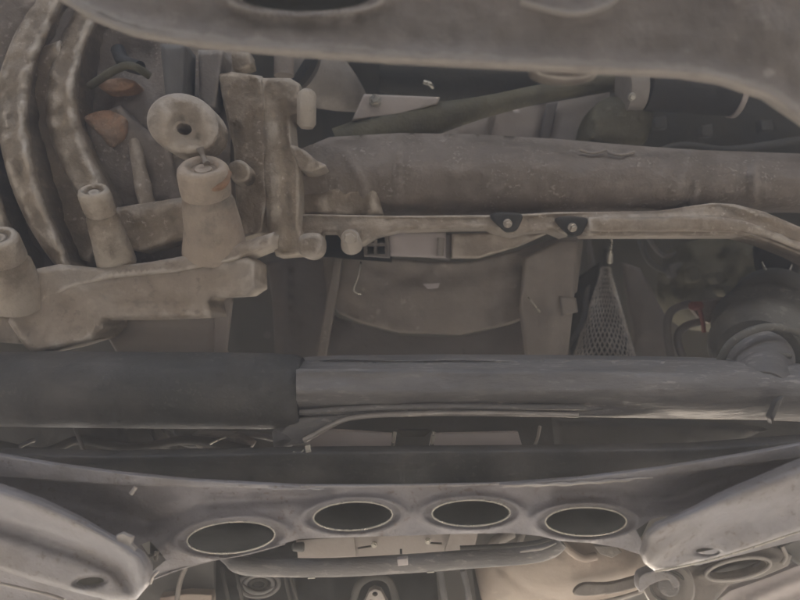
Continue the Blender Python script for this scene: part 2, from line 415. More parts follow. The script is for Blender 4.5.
# studs
def stud(name, a, b, r, m, cap=.28, wob=.16, mcap=None):
    lathe(name, a, b, [(.05,r*.1),(.04,r*.45),(.0,r*.56),(-.01,r*.68),(.0,r*.80),(.03,r*.89),(.08,r*.93),(cap*.8,r*.95),(cap*.97,r*.93),(cap,r*.87),(cap+.03,r*.90),(cap+.08,r*1.0),(.7,r*1.12),(1,r*1.26)], m, g, 30, wob=wob)
    lathe('stud_core', (a[0]+(b[0]-a[0])*.03, a[1]+(b[1]-a[1])*.03, a[2]+.001), (a[0]+(b[0]-a[0])*.2, a[1]+(b[1]-a[1])*.2, a[2]+.01), [(0,r*.12),(0,r*.3),(.3,r*.42),(1,r*.45)], mcap or m, g, 20, wob=.2)
stud('threaded_stud', (93,190,.55), (118,262,.60), 17, M_alu, .3)
stud('threaded_stud', (203,166,.545), (214,248,.60), 27, M_stain, .32, mcap=M_stain)
stud('threaded_stud', (-4,236,.54), (18,300,.585), 23, M_alu, .35)
tube('rust_collar', [(180,174,.553),(190,185,.545),(206,188,.542),(222,184,.547),(228,172,.553)], [4,5,5,5,4], M_rust, g, 12)
# web between studs
cast('casting_web', [(112,208),(190,196),(198,236),(140,252),(118,246)], .60, M_alu, g, .03, 8, rough=.003, curve=False)
cast('clip_block', [(228,166),(240,160),(250,168),(248,180),(234,182)], .592, M_alu, g, .02, 4, curve=True)
# round eye boss with a dark bore
eye = cast('mounting_eye', [tuple(p) for p in ell(183,124,37,30,20,30)], .553, M_aluL, g, .03, 9, .009, holes=[(184,129,8,6,15)], step=5, rough=.002,
     feats=lambda X: .0035*sm(erad(X,186,130,18,14,20), 1.25, .8)+ridge(X, [(163,105),(178,140)], 7, .003)+.003*np.exp(-(erad(X,201,140,6,5))**2))
lathe('eye_bore', (184,129,.60), (184,129,.585), [(0,12),(1,12)], M_black, g, 20)
tube('oil_drip', [(200,148,.556),(203,156,.556),(207,164,.55)], [4,2.5,3.5], M_alub, g, 10)
# grey arm and strut over the eye
cast('support_strut', [(160,44),(186,44),(184,100),(166,100)], .60, M_plast, g, .03, 6, rough=.001)
cast('support_strut', [(198,50),(224,50),(216,108),(200,112)], .615, M_steel, g, .03, 5, rough=.001)
# lower flange
flange = [(-50,262),(20,272),(60,264),(100,268),(150,262),(200,253),(240,243),(274,232),(272,246),(232,262),(180,274),(120,280),(70,290),(30,315),(-50,320)]
cast('lower_flange', flange, .578, M_sump, g, .04, 7, rough=.002, feats=lambda X: ridge(X, [(60,290),(110,276),(180,270),(240,258)], 3, .003))
pan_ol = [(40,286),(76,272),(130,268),(200,262),(248,257),(255,262),(256,288),(244,296),(212,298),(209,302),(212,318),(160,320),(104,320),(104,328),(92,340),(60,350),(36,355),(24,346),(8,322),(16,300)]
cast('sump_casting', pan_ol, .578, M_sump, g, .05, 7, .006, rough=.0025, step=6,
     feats=lambda X: ridge(X, [(78,288),(140,284)], 3, .003)+ridge(X, [(60,303),(64,312)], 4, -.003)+ridge(X, [(108,306),(208,304)], 5, -.002)+ridge(X, [(12,322),(30,350),(90,338)], 5, .003))
cast('side_casting', [(-50,300),(16,318),(22,344),(-50,338)], .59, M_sump, g, .04, 5, rough=.003)
# mating flange (right edge), with bolts
cast('cover_plate', [(218,74),(232,72),(262,76),(268,100),(268,200),(262,232),(238,240),(234,150),(222,96)], .615, M_alu, g, .03, 4, rough=.003,
     feats=lambda X: ridge(X, [(252,80),(256,230)], 3, -.004)+ridge(X, [(236,130),(240,170)], 6, -.004))
cast('joint_flange', [(262,78),(290,78),(300,84),(302,112),(290,116),(292,142),(300,160),(300,226),(306,254),(276,256),(268,232),(264,180)], .612, M_alu, g, .04, 5, rough=.003,
     feats=lambda X: ridge(X, [(272,90),(276,170),(280,240)], 3.5, .004)+ridge(X, [(284,110),(288,180),(290,240)], 3, -.004))
cast('joint_flange', [(290,146),(304,150),(316,160),(326,166),(312,172),(300,168)], .61, M_aluL, g, .03, 4, curve=True, rough=.002)
lathe('flange_bolt', (307,90,.600), (307,128,.600), [(0,5),(.06,8),(.15,9.5),(.88,9.5),(1,6)], M_alu, g, 22, wob=.25)
cast('flange_nub', [(300,236),(320,234),(322,250),(312,258),(300,254)], .606, M_aluL, g, .03, 6, curve=True, rough=.001)

# ================================================================ LONG AXLE CASTING
a = thing('axle_casting', 'long grimy brown axle tube casting with flaking rust, running right from the gearbox flange', 'axle casting', P(560, 180, .68))
rr = [(0,38),(.02,40),(.2,41),(.21,44),(.225,44),(.235,40),(.60,40),(.61,43),(.64,43),(.65,40),(.79,38),(.80,34),(.90,34),(.91,37),(1,37)]
def tube_relief():
    # half-shell of the casting, with lumps and webs
    ol = [(298,150),(330,137),(400,133),(470,134),(560,139),(640,146),(700,150),(760,152),(860,156),(860,212),(800,210),(640,212),(500,214),(298,216)]
    def d(X):
        yc = np.interp(X[:,0],[298,400,640,860],[177,175,180,184]); h = np.interp(X[:,0],[298,400,560,700,740,860],[42,43,38,34,30,30])
        q = np.clip((X[:,1]-yc)/h, -1, 1)
        return .70-.060*np.sqrt(np.clip(1-q*q, 0, 1))
    def fe(X):
        z = ridge(X, [(397,130),(399,220)], 2.2, .005)+ridge(X, [(346,150),(366,185),(362,215)], 4, .004)
        z += ridge(X, [(697,150),(690,190),(684,212)], 2.5, -.006)+ridge(X, [(754,150),(754,212)], 3, .008)+.008*sm(X[:,0], 694, 700)
        z += ridge(X, [(560,150),(592,152)], 3, -.004)+ridge(X, [(600,156),(622,156)], 3, -.004)
        z += fbm(X, .05, .0016, 9)
        return z
    cast('axle_tube', ol, d, M_alub, a, .02, 0, feats=fe, step=5, rough=.0015)
tube_relief()
cast('web', [(296,168),(340,158),(372,175),(384,215),(298,216)], .645, M_alu, a, .02, 6, rough=.006, label='flaking silver web beside the flange')
# rail along the bottom
rail = [(300,214),(400,216),(500,215),(560,212),(590,212),(660,211),(690,206),(712,203),(734,204),(765,212),(800,227),(850,252),(850,280),(800,255),(770,243),(744,236),(715,236),(650,236),(586,236),(584,232),(566,236),(552,230),(530,232),(515,236),(498,232),(490,228),(400,230),(376,236),(364,244),(345,246),(336,232),(322,232),(320,246),(306,256),(300,240)]
cast('pan_rail', rail, .632, M_aluL, a, .03, 3.5, .004, rough=.002, step=5,
     feats=lambda X: ridge(X, [(300,218),(500,220),(720,206),(850,256)], 2.4, -.003)+ridge(X, [(590,222),(720,218),(850,252)], 5, .003))
cast('rail_flange', [(588,217),(640,217),(690,216),(720,217),(745,221),(780,234),(850,264),(850,272),(800,251),(770,239),(742,232),(700,231),(588,231)], .624, M_aluL, a, .012, 4, rough=.001)
for x, y in ((508,222),(573,226)):
    cast('clip_recess', [(x-17,y-8),(x+13,y-8),(x+10,y+6),(x+4,y+10),(x-5,y+8)], .626, M_black, a, .012, 3, curve=True)
    bolt(x, y+2, .621, 3.2, a, M_alu, 'rail_bolt', (.1,-.5))
lathe('rail_boss', (350,236,.62), (352,246,.635), [(0,5),(.05,9),(.8,11),(1,11)], M_aluL, a, 22)
bolt(350, 238, .618, 6, a, M_aluL, 'rail_bolt', (0,-.3))

# ================================================================ CAVITY ABOVE THE AXLE
c = thing('cone_boot', 'dull grey conical boot tucked between gearbox flange and crossmember', 'boot', P(330, 90, .74))
lathe('boot', (296,62,.72), (362,104,.80), [(0,16),(.1,28),(.4,31),(.7,22),(.95,12),(1,8)], M_steel, c, 30, wob=.06)
lathe('boot_ring', (300,64,.715), (306,68,.72), [(0,18),(.1,24),(.9,24),(1,20)], M_black, c, 26)
b_ = thing('bracket_plate', 'brown triangular bracket with a screw above the axle tube', 'bracket', P(390, 105, .72))
cast('plate', [(352,120),(364,94),(440,97),(437,104),(400,114)], .70, M_pale, b_, .006, 2)
bolt(375, 100, .692, 4.5, b_, M_zinc, 'screw')
p_ = thing('frame_panel', 'brown ribbed panel seen through the gap right of the dark pipes', 'panel', P(530, 110, .86))
cast('panel', [(430,136),(456,120),(520,108),(610,92),(606,150),(430,150)], .76, M_pale, p_, .01, 0, rough=.002,
     feats=lambda X: ridge(X, [(494,110),(489,140)], 4, .004)+ridge(X, [(551,100),(543,145)], 5, -.01))
cast('panel_strap', [(489,114),(497,112),(491,140),(484,140)], .75, M_alub, p_, .008, 2)
cast('panel_strap', [(547,104),(558,102),(549,142),(540,142)], .75, M_tunld, p_, .008, 2)
d_ = thing('dark_pipe', 'thick dark pipe slanting across behind the axle tube', 'pipe', P(480, 115, .78))
tube('pipe_body', [(340,150,.72),(400,128,.72),(480,108,.72),(560,90,.73),(640,78,.74)], [22,20,11,9,9], M_green, d_, 20)
tube('pipe_body', [(380,76,.8),(470,82,.8),(580,80,.8),(620,76,.8)], [15,20,19,15], M_shadow, d_, 20)
tube('pipe_clip', [(424,82,.772),(430,84,.77),(433,87,.775)], 2.2, M_zinc, d_, 8)
h_ = thing('rubber_hose', 'black rubber hose with a pale end ring, top right under the crossmember', 'hose', P(690, 92, .70))
lathe('hose', (644,88,.70), (736,96,.70), [(0,20),(.02,22),(.5,21),(.97,20),(1,17)], M_black, h_, 30)
lathe('end_ring', (733,96,.70), (740,97,.70), [(0,19),(.1,21),(.8,21),(1,18)], M_pale, h_, 30)
lathe('hose_clamp', (622,88,.70), (642,86,.70), [(0,20),(.05,24),(.9,24),(1,20)], M_steel, h_, 28)
bolt(632, 97, .668, 3, h_, M_zinc, 'clamp_screw', (0,-.6))
k_ = thing('mossy_joint', 'greenish cast joint sitting on the axle tube below the hose clamp', 'joint', P(612, 130, .72))
cast('joint_body', [(590,112),(606,98),(630,96),(652,108),(650,130),(640,146),(600,148),(584,140)], .70, M_green, k_, .04, 14, .03, curve=True, rough=.006)
tube('foot_ring', [(580,150,.655),(592,153,.652),(606,150,.655)], 1.5, M_alub, k_, 8)
tube('foot_ring', [(608,152,.655),(620,155,.652),(634,152,.655)], 1.5, M_alub, k_, 8)
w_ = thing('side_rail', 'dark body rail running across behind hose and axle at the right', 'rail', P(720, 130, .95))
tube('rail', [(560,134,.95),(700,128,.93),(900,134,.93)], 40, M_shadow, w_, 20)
# small block and pin behind the gearbox at top
e_ = thing('small_bracket', 'small pale bracket peeking between gearbox cover and crossmember', 'bracket', P(236, 60, .66))
cast('bracket_body', [(216,50),(250,52),(252,64),(240,70),(222,68)], .66, M_alu, e_, .02, 4)
tube('pin', [(284,50,.68),(284,76,.68)], 10, M_alub, e_, 14)

# ================================================================ TUNNEL HEAT SHIELD (middle)
s = thing('heat_shield', 'brown heat shield bulging down between the axle rail and the long steering rack', 'heat shield', P(430, 300, .80))
ht = [(322,252),(340,244),(390,258),(430,262),(470,262),(520,250),(566,234),(584,236),(577,292),(560,302),(535,314),(508,325),(460,335),(400,333),(360,323),(340,314),(328,302)]
def f_sh(X):
    z = .03*((X[:,0]-440)/130)**2
    low = [(270,290),(326,300),(345,316),(400,332),(460,334),(510,322),(560,300),(600,290)]
    z += .004*(side(X, low, 20)*.5+.5)
    z += ridge(X, [(362,250),(352,296),(362,300)], 3, .003)+ridge(X, [(496,252),(494,320)], 4, -.004)
    z += ridge(X, [(384,258),(388,334)], 5, -.003)+ridge(X, [(426,262),(424,330)], 8, -.003)+ridge(X, [(340,262),(420,272),(520,266),(570,250)], 4, -.003)+ridge(X, [(400,278),(500,274)], 8, -.003)
    return z
cast('upper_shield', ht, .715, M_tunnel, s, .004, 3, feats=f_sh, step=6, rough=.003)
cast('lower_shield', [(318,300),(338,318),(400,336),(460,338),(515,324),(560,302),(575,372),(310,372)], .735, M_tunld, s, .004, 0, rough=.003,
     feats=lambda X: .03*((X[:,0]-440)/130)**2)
cast('side_flange', [(266,262),(300,256),(338,262),(322,330),(316,372),(276,372),(272,300)], .725, M_tunld, s, .006, 3, rough=.002,
     feats=lambda X: .03*sm(X[:,0], 288, 292)+ridge(X, [(284,270),(288,365)], 3, .006))
cast('side_flange', [(334,258),(344,250),(336,300),(324,366),(316,366),(326,300)], .722, M_tunnel, s, .006, 2)
cast('side_bracket', [(524,258),(560,240),(578,240),(574,300),(566,372),(528,372),(520,310)], .70, M_tunnel, s, .006, 4, rough=.003,
     feats=lambda X: ridge(X, [(526,300),(538,312),(556,306),(562,290)], 4, -.005)+ridge(X, [(545,250),(552,300),(546,360)], 10, .006))
cast('shield_tab', [(560,296),(576,298),(578,312),(562,316)], .693, M_tunnel, s, .006, 2)
tube('wire_tab', [(361,262,.703),(358,276,.70),(354,290,.70),(361,294,.70)], 1.1, M_zinc, s, 8)
tube('wire_tab', [(527,296,.695),(533,303,.69),(540,312,.695)], 1.0, M_zinc, s, 8)
cast('white_mark', [(423,284),(440,283),(438,288),(428,289)], .694, M_pink, s, .002, 0)
# strips between rail and shield
u_ = thing('louvred_cover', 'pale underside cover with a small grille, seen in the slot above the heat shield', 'cover', P(400, 245, .73))
cast('pale_plate', [(388,232),(446,232),(446,258),(390,256)], .67, M_pink, u_, .004, 2)
cast('pale_plate', [(452,234),(500,232),(552,232),(520,246),(480,258),(452,258)], .665, M_sump, u_, .01, 3, rough=.003,
     feats=lambda X: ridge(X, [(460,240),(540,238)], 4, .003)+ridge(X, [(470,248),(520,243)], 3, -.003))
cast('dark_web', [(432,234),(452,234),(450,260),(432,258)], .672, M_tunld, u_, .01, 2)
tube('web_pin', [(441,238,.664),(440,256,.664)], 3.5, M_steel, u_, 10)
cast('grille_frame', [(362,230),(388,232),(390,258),(364,256)], .662, M_steel, u_, .006, 1, holes=[[(367,235),(374,235),(374,243),(367,243)],[(377,235),(385,235),(385,243),(377,243)],[(367,246),(374,246),(374,254),(367,254)],[(377,246),(385,246),(385,254),(377,254)]], step=3)
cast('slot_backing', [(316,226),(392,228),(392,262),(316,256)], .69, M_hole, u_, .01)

# ================================================================ LEFT GAP PANELS
v_ = thing('splash_panel', 'smooth grey plastic panel below the gearbox sump', 'panel', P(160, 335, .80))
cast('panel', [(98,322),(215,316),(216,372),(124,372),(116,352)], .64, M_pale, v_, .006, 2, feats=lambda X: ridge(X, [(100,330),(214,332)], 4, -.003))
cast('clear_flange', [(214,300),(232,298),(226,350),(236,372),(214,372)], .635, M_pale, v_, .006, 2, label='thin milky plastic flange')
cast('panel_edge', [(204,300),(214,298),(216,330),(210,318)], .77, M_steel, v_, .006, 2)
x_ = thing('inner_liner', 'dark blue-grey liner in the gap between sump and heat shield', 'liner', P(250, 310, .92))
cast('liner', [(216,250),(290,250),(290,380),(60,380),(60,300)], .92, M_dplas, x_, .01, rough=.004)
bolt(267, 335, .90, 2.5, x_, M_wire, 'stud')

# ================================================================ BRAIDED FLEX PIPE AND ROD
f_ = thing('braided_flex_pipe', 'braided steel exhaust flex pipe, a glinting herringbone cone right of the heat shield', 'exhaust pipe', P(604, 330, .80))
lathe('inner_pipe', (606,250,.86), (604,385,.79), [(0,2),(.2,3.6),(.5,14),(.8,25),(1,33)], M_shadow, f_, 30)
def braid():
    V = []; F = []
    A = P(606,248,.86); B = P(604,385,.79); ax = B-A; n_ = ax.normalized(); u = n_.orthogonal().normalized(); v = n_.cross(u)
    def rad(t): return np.interp(t, [0,.2,.5,.8,1], [2,4,15,26,34])*.86/FPX+.0012
    NW = 38
    for sgn in (1, -1):
        for k in range(NW):
            prev = None
            for i in range(61):
                t = .16+.84*i/60
                an = 2*math.pi*k/NW+sgn*t*2.2
                r = rad(t)+.0007*math.sin(i*1.3+k*math.pi+(0 if sgn > 0 else math.pi))
                cpt = A+ax*t; rd = u*math.cos(an)+v*math.sin(an); tg = (n_.cross(rd))
                wd = rad(t)*.033
                ps = [cpt+rd*(r-.0003)-tg*wd, cpt+rd*(r+.0006), cpt+rd*(r-.0003)+tg*wd]
                o = len(V); V += ps
                if prev is not None:
                    F.append((prev, prev+1, o+1, o)); F.append((prev+1, prev+2, o+2, o+1))
                prev = o
    ob = build('braid', V, F, M_braid, f_, False); ob['kind'] = 'stuff'
braid()
cast('shield_sleeve', [(622,262),(640,268),(668,320),(668,372),(628,372),(634,340)], .83, M_tunld, f_, .006, 4, rough=.003)
cast('shield_sleeve', [(572,282),(600,262),(596,300),(580,372),(560,372)], .84, M_shadow, f_, .006, 3, rough=.003)
j_ = thing('hanger_rod', 'thin bright hanger rod hanging from the axle rail above the braided pipe', 'rod', P(611, 250, .70))
tube('rod', [(612,234,.66),(611,248,.70),(610,256,.72)], 1.4, M_zinc, j_, 8)
lathe('rod_end', (610,252,.715), (610,263,.72), [(0,2.2),(.1,3),(.9,3),(1,2.4)], M_zinc, j_, 12)
tube('strut', [(586,300,.82),(584,318,.81),(576,334,.80),(556,362,.79)], 3, M_plast, j_, 10)

# ================================================================ RIGHT: BRAKE HOSES, MOUNT, BACKGROUND
q_ = thing('hose_pair', 'two dusty grey hoses looping down beside the big rubber mount', 'hoses', P(690, 330, .74))
tube('hose', [(690,304,.74),(676,308,.735),(668,318,.73),(668,340,.73),(674,372,.73)], 4, M_wire, q_, 12)
tube('hose', [(700,322,.735),(686,326,.73),(678,336,.73),(680,350,.73),(692,374,.73)], 4, M_wire, q_, 12)
tube('hose', [(698,306,.725),(702,318,.722),(704,332,.725)], 2.2, M_red, q_, 10, label='short dull red tail')
cast('clip_plate', [(684,304),(724,298),(718,312),(710,324),(700,320),(692,310)], .735, M_tunnel, q_, .006, 2)
lathe('red_clip', (690,306,.725), (702,306,.727), [(0,3),(.1,4.5),(.9,4.5),(1,3)], M_red, q_, 12)
mnt = thing('rubber_mount', 'large round dark rubber mount at the right end of the steering rack', 'mount', P(760, 340, .62))
lathe('mount_body', (758,356,.64), (775,300,.78), [(0,20),(0,38),(.05,46),(.12,50),(.2,48),(.3,47),(.36,53),(.42,55),(.5,52),(.9,46),(1,34)], M_dust, mnt, 44)
lathe('mount_boss', (764,392,.55), (758,360,.62), [(0,6),(0,22),(.1,28),(.6,30),(1,36)], M_rack, mnt, 34)
tube('mount_ridge', [(716,372,.60),(730,344,.59),(760,328,.59),(792,330,.60),(820,346,.61)], 4, M_dust, mnt, 12)
tube('mount_ridge', [(736,380,.58),(744,362,.575),(764,354,.575),(790,356,.58)], 3, M_dust, mnt, 12)
cast('bright_tab', [(770,416),(776,402),(784,396),(778,410),(772,424)], .53, M_plast, mnt, .006, 1)
n_ = thing('knuckle', 'dark suspension knuckle in the shade behind the mount at right', 'knuckle', P(740, 270, .85))
cast('knuckle_body', [(680,250),(720,236),(780,240),(850,262),(850,340),(760,330),(700,330),(672,300)], .86, M_green, n_, .05, 18, .04, rough=.02, curve=True)
lathe('knuckle_cup', (779,264,.76), (779,250,.80), [(0,18),(.1,22),(1,24)], M_black, n_, 28)
tube('cup_ring', [(762,262,.755),(766,270,.75),(776,274,.748),(788,272,.75),(793,262,.755)], [.8,1.4,1.5,1.2,.7], M_zinc, n_, 8)
cast('pale_nub', [(714,274),(724,272),(728,280),(718,284)], .81, M_green, n_, .02, 3, curve=True)
cast('pale_nub', [(722,288),(736,286),(740,294),(726,296)], .80, M_green, n_, .02, 3, curve=True)
cast('pale_nub', [(744,298),(756,296),(760,300),(746,301)], .79, M_green, n_, .02, 1, curve=True)
cast('pale_nub', [(788,294),(797,278),(802,282),(794,298)], .74, M_tunnel, n_, .02, 2)
cast('pale_nub', [(688,270),(700,266),(700,280),(690,282)], .84, M_green, n_, .02, 3, curve=True)

cb = thing('cable_run', 'thin dark cables sagging behind the hoses and braided pipe at the right', 'cables', P(680, 260, .90))
tube('cable', [(588,240,.86),(592,270,.85),(586,300,.84),(592,330,.84),(588,372,.84)], 3, M_wire, cb, 8)
tube('cable', [(640,240,.9),(650,262,.9),(672,272,.89),(690,262,.88),(712,250,.88),(760,246,.88)], 3.2, M_dplas, cb, 8)
tube('cable', [(648,238,.92),(664,256,.92),(690,250,.91),(730,262,.89),(800,270,.88)], 2.2, M_wire, cb, 8)
tube('cable', [(640,160,.80),(680,146,.80),(730,150,.80),(800,140,.80)], 4, M_dplas, cb, 8)
cast('cable_clip', [(668,264),(682,262),(684,276),(670,278)], .87, M_plast, cb, .01, 2)
for x_, y_2 in ((654,118),(700,126),(760,120)):
    cast('cable_clip', [(x_,y_2),(x_+12,y_2-2),(x_+13,y_2+10),(x_+1,y_2+11)], .84, M_dplas, cb, .01, 2)
cl = thing('coolant_hoses', 'dusty dark hoses threading the slot under the left boot of the rack', 'hoses', P(180, 440, .62))
tube('hose', [(-20,440,.60),(40,452,.61),(80,440,.62),(130,448,.61),(190,440,.60),(250,450,.60)], 4.5, M_dplas, cl, 12)
tube('hose', [(160,425,.64),(190,445,.63),(240,434,.62),(280,440,.62)], 3, M_wire, cl, 10)
# ================================================================ STEERING RACK (long horizontal bar)
sr = thing('steering_rack', 'long horizontal steering rack with a black boot left and dark grey ridged housing right', 'steering rack', P(400, 390, .56))
lathe('rack_boot', (-70,388,.565), (302,391,.565), [(0,36),(.3,38),(.6,38),(.9,37.5),(.97,36),(.99,35),(1,33)], M_bar, sr, 64, wob=.02)
def d_rack(X):
    y = X[:,1]; k = sm(X[:,0], 590, 680)
    return k*(.60-.07*np.sqrt(np.clip(1-((y-391)/33)**2, 0, 1)))+(1-k)* np.interp(y, [350,360,366,371,392,404,408,414,420],[.600,.575,.560,.535,.528,.538,.552,.545,.575])
cast('rack_housing', [(296,362),(330,360),(450,359),(600,360),(720,362),(800,366),(860,372),(860,424),(760,420),(640,418),(580,417),(440,416),(350,418),(318,424),(296,426)], d_rack, M_rack, sr, .05, 0, step=4, rough=.0012,
     feats=lambda X: ridge(X, [(310,410),(430,403),(620,402)], 1.6, -.006)+ridge(X, [(300,371),(330,372),(760,374)], 1.5, .002)+.006*sm(X[:,0], 690, 800))
tube('rack_seam', [(318,361,.574),(340,359.5,.571),(400,361,.57),(470,360,.57),(540,363,.571),(640,361,.573),(720,364,.575)], [.7,1.1,.9,1.2,.8,1.1,.6], M_rack, sr, 8, label='uneven raised casting seam')
tube('rack_seam', [(316,378,.556),(330,374,.548),(420,372,.540),(560,372,.54),(700,375,.542)], 1.5, M_rack, sr, 8)
tube('rack_pipe', [(304,440,.545),(316,434,.542),(330,426,.54),(352,418,.538),(400,414,.538),(470,413,.538),(540,414,.538),(578,415,.54)], 2.6, M_lip, sr, 10, label='thin pale metal pipe along the lower edge')
tube('rack_pipe', [(300,412,.545),(360,408,.542),(430,406,.54),(560,407,.54),(600,407,.55),(640,405,.57)], 3.0, M_rack, sr, 10)
cast('lower_web', [(296,418),(350,414),(344,420),(322,430),(306,444),(284,446),(276,436)], .548, M_rack, sr, .01, 2)
# back wall of the slot under the rack
y_ = thing('slot_parts', 'dim pale and dark plates seen through the slot under the steering rack', 'plates', P(440, 440, .70))
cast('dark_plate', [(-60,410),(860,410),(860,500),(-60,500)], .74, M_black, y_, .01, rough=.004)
cast('pale_plate', [(306,428),(392,434),(392,456),(306,456)], .575, M_pink, y_, .006, 1)
cast('pale_plate', [(432,434),(518,432),(524,452),(428,452)], .575, M_pink, y_, .006, 1)
for xx in (392, 431):
    tube('pale_strip', [(xx+3,432,.568),(xx,450,.568)], 1.9, M_zinc, y_, 8)
cast('dark_plate', [(396,430),(432,430),(424,437),(402,437)], .57, M_shadow, y_, .006, 1)
tube('pale_strip', [(540,426,.58),(537,440,.58),(532,450,.58)], 1.6, M_lip, y_, 8)
cast('lower_tube_web', [(556,420),(700,424),(770,430),(720,446),(560,456)], .64, M_dplas, y_, .02, 8, rough=.004)
z_ = thing('pin_joint', 'small bolt and bright pin at the left end of the thin pipe', 'pin', P(290, 442, .54))
lathe('pin_body', (282,430,.56), (284,446,.55), [(0,7),(.1,10),(.9,10),(1,7)], M_rack, z_, 20)
cast('bright_pin', [(305,446),(310,445),(311,452),(306,453)], .525, M_zinc, z_, .004, 0)
tube('pin_wire', [(293,452,.528),(300,453,.527),(304,450,.527)], .9, M_zinc, z_, 6)
aa = thing('ducting', 'dark boxy ducting in the shade under the left end of the rack', 'duct', P(120, 440, .64))
cast('duct', [(74,424),(150,424),(160,440),(150,478),(92,478),(80,450)], .62, M_dplas, aa, .04, 5, rough=.002, feats=lambda X: ridge(X, [(92,428),(104,452)], 2.5, .004)+ridge(X, [(124,430),(126,446)], 2, -.005))
tube('duct_edge', [(74,426,.61),(84,450,.61),(94,474,.61)], 2, M_wire, aa, 8)
tube('duct_edge', [(148,424,.61),(158,446,.61),(154,474,.61)], 2.5, M_dplas, aa, 8)
cast('worn_bracket', [(192,434),(240,436),(252,446),(246,456),(206,456),(196,446)], .60, M_steel, aa, .02, 4, rough=.003, feats=lambda X: ridge(X, [(208,446),(226,438)], 2, -.004))
tube('bright_scratch', [(210,444,.585),(218,440,.583),(226,437,.585)], 1, M_zinc, aa, 6)
tube('pale_clip', [(20,446,.57),(28,442,.57),(34,440,.575)], 2.4, M_wire, aa, 8)

# ================================================================ SUBFRAME WITH FOUR HOLES
sf = thing('subframe', 'grey steel subframe beam pierced by four flared oval holes', 'subframe', P(410, 515, .48))
tope = [(-60,444),(0,454),(60,464),(120,472),(190,479),(300,485),(400,485),(500,483),(580,477),(660,467),(740,454),(800,443),(860,430)]
HOLES = [(231,537.5,44,15.5,-5),(353,516,39.5,14.2,-3),(471,513,39,13,-1),(586,521.5,40.5,14.2,0)]
bot = [(860,540),(800,540),(700,565),(655,572),(644,556),(620,548),(590,543),(560,541),(540,536),(510,533),(450,534),(412,535.5),(353,537),(300,539),(285,543),(262,550),(233,557),(212,560),(180,569),(150,580),(120,610),(-60,610)]
def f_sf(X):
    z = np.zeros(len(X)); x = X[:,0]; y = X[:,1]
    ty = np.interp(x, [p[0] for p in tope], [p[1] for p in tope]); dy = y-ty
    z += .0045*(1-np.exp(-np.maximum(dy,0)/3))                       # flange then web
    z += .004*np.exp(-((dy-16)/9)**2)*sm(np.abs(x-400), 60, 250)
    z += .045*sm(dy, 60, 150)
    # left and right pressed hollows
    z += .030*np.exp(-(erad(X, 85, 505, 90, 22, 14))**2)+.022*np.exp(-(erad(X, 720, 482, 90, 14, -16))**2)
    z += ridge(X, [(150,524),(200,504),(290,497),(330,495)], 7, -.006)+ridge(X, [(690,500),(640,497),(560,494)], 6, -.004)
    for h in HOLES:
        q = erad(X, *h); z += -.0050*sm(q, 1.60, 1.25)+.0065*sm(q, 1.30, 1.02)
    return z
cast('beam_face', tope+bot, .475, M_sub, sf, .0022, 0, holes=HOLES+[[(140,545),(150,541),(160,552),(166,560),(153,571),(150,560)],[(636,530),(652,519),(672,515),(660,526),(644,545)]], feats=f_sf, step=4.5, rough=.0008)
for h in HOLES:
    e = ell(*h, n=26)
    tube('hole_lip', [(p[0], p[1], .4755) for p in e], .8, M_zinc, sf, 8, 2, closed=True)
for h in HOLES:
    e = ell(*h, n=24); V = []; F = []
    for k_z, sc_ in ((.487, 1.0), (.50, .97), (.53, .96)):
        c0 = e.mean(0); V += list(PA(*(c0+(e-c0)*sc_).T, k_z))
    for i in range(2):
        for k in range(24): F.append((i*24+k, i*24+(k+1) % 24, (i+1)*24+(k+1) % 24, (i+1)*24+k))
    build('hole_shade_collar', V, F, M_hole, sf)  # black tube added behind each hole to keep its inside dark
tube('flange_lip', [(x, y+.6, .4745) for x, y in tope], 1.4, M_arm, sf, 8, 5)
def d_in(X): return .54+.02*sm(X[:,1], 520, 560)
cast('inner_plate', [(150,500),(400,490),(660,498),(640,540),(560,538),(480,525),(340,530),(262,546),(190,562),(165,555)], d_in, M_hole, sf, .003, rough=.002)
tube('lower_edge', [(150,580,.4985),(180,569,.492),(212,560,.4865),(240,555.5,.4805),(262,550,.4805),(285,543.5,.4805)], 1.1, M_arm, sf, 8, 4)
cast('flange_strip', [(-60,446),(0,455),(60,465),(130,474),(190,479.5),(300,485.5),(300,489),(190,487),(130,485),(60,481),(0,476),(-60,468)], .468, M_arm, sf, .003, 2, .002, rough=.0006)
cast('flange_strip', [(500,484),(580,477.5),(660,467.5),(740,454.5),(800,443.5),(860,430),(860,448),(800,457),(740,465),(660,476),(580,484),(500,488)], .468, M_arm, sf, .003, 2, .002, rough=.0008)
tube('weld_bead', [(500+i*9, 485.5-.00035*(i*9)**2*(1 if i > 0 else 0)+(i % 3-1)*.5, .466) for i in range(18)], [(1.0+((i*7) % 5)*.28)*min(1, .2+i*.3, .2+(17-i)*.3) for i in range(18)], M_lip, sf, 8, 3)
tube('weld_bead', [(268+i*7, 488.5+(i % 2)*.6, .4665) for i in range(9)], [.6+((i*5) % 4)*.2 for i in range(9)], M_arm, sf, 8, 3)
# dark strip above it stands in for the shadowed subframe interior
tb = thing('shade_bar', 'flat dark bar standing in for the shadowed interior just above the subframe, full width', 'bar', P(400, 465, .53))
cast('bar', [(-60,452),(100,456),(300,452),(560,450),(700,448),(860,436),(860,500),(-60,500)], .525, M_bar, tb, .02, 3, feats=lambda X: .012*(side(X, [(-60,470),(400,474),(860,460)], 6)*.5+.5), rough=.001)
tube('spot_weld', [(136,487,.468),(131,494,.467)], 2.2, M_lip, sf, 8)

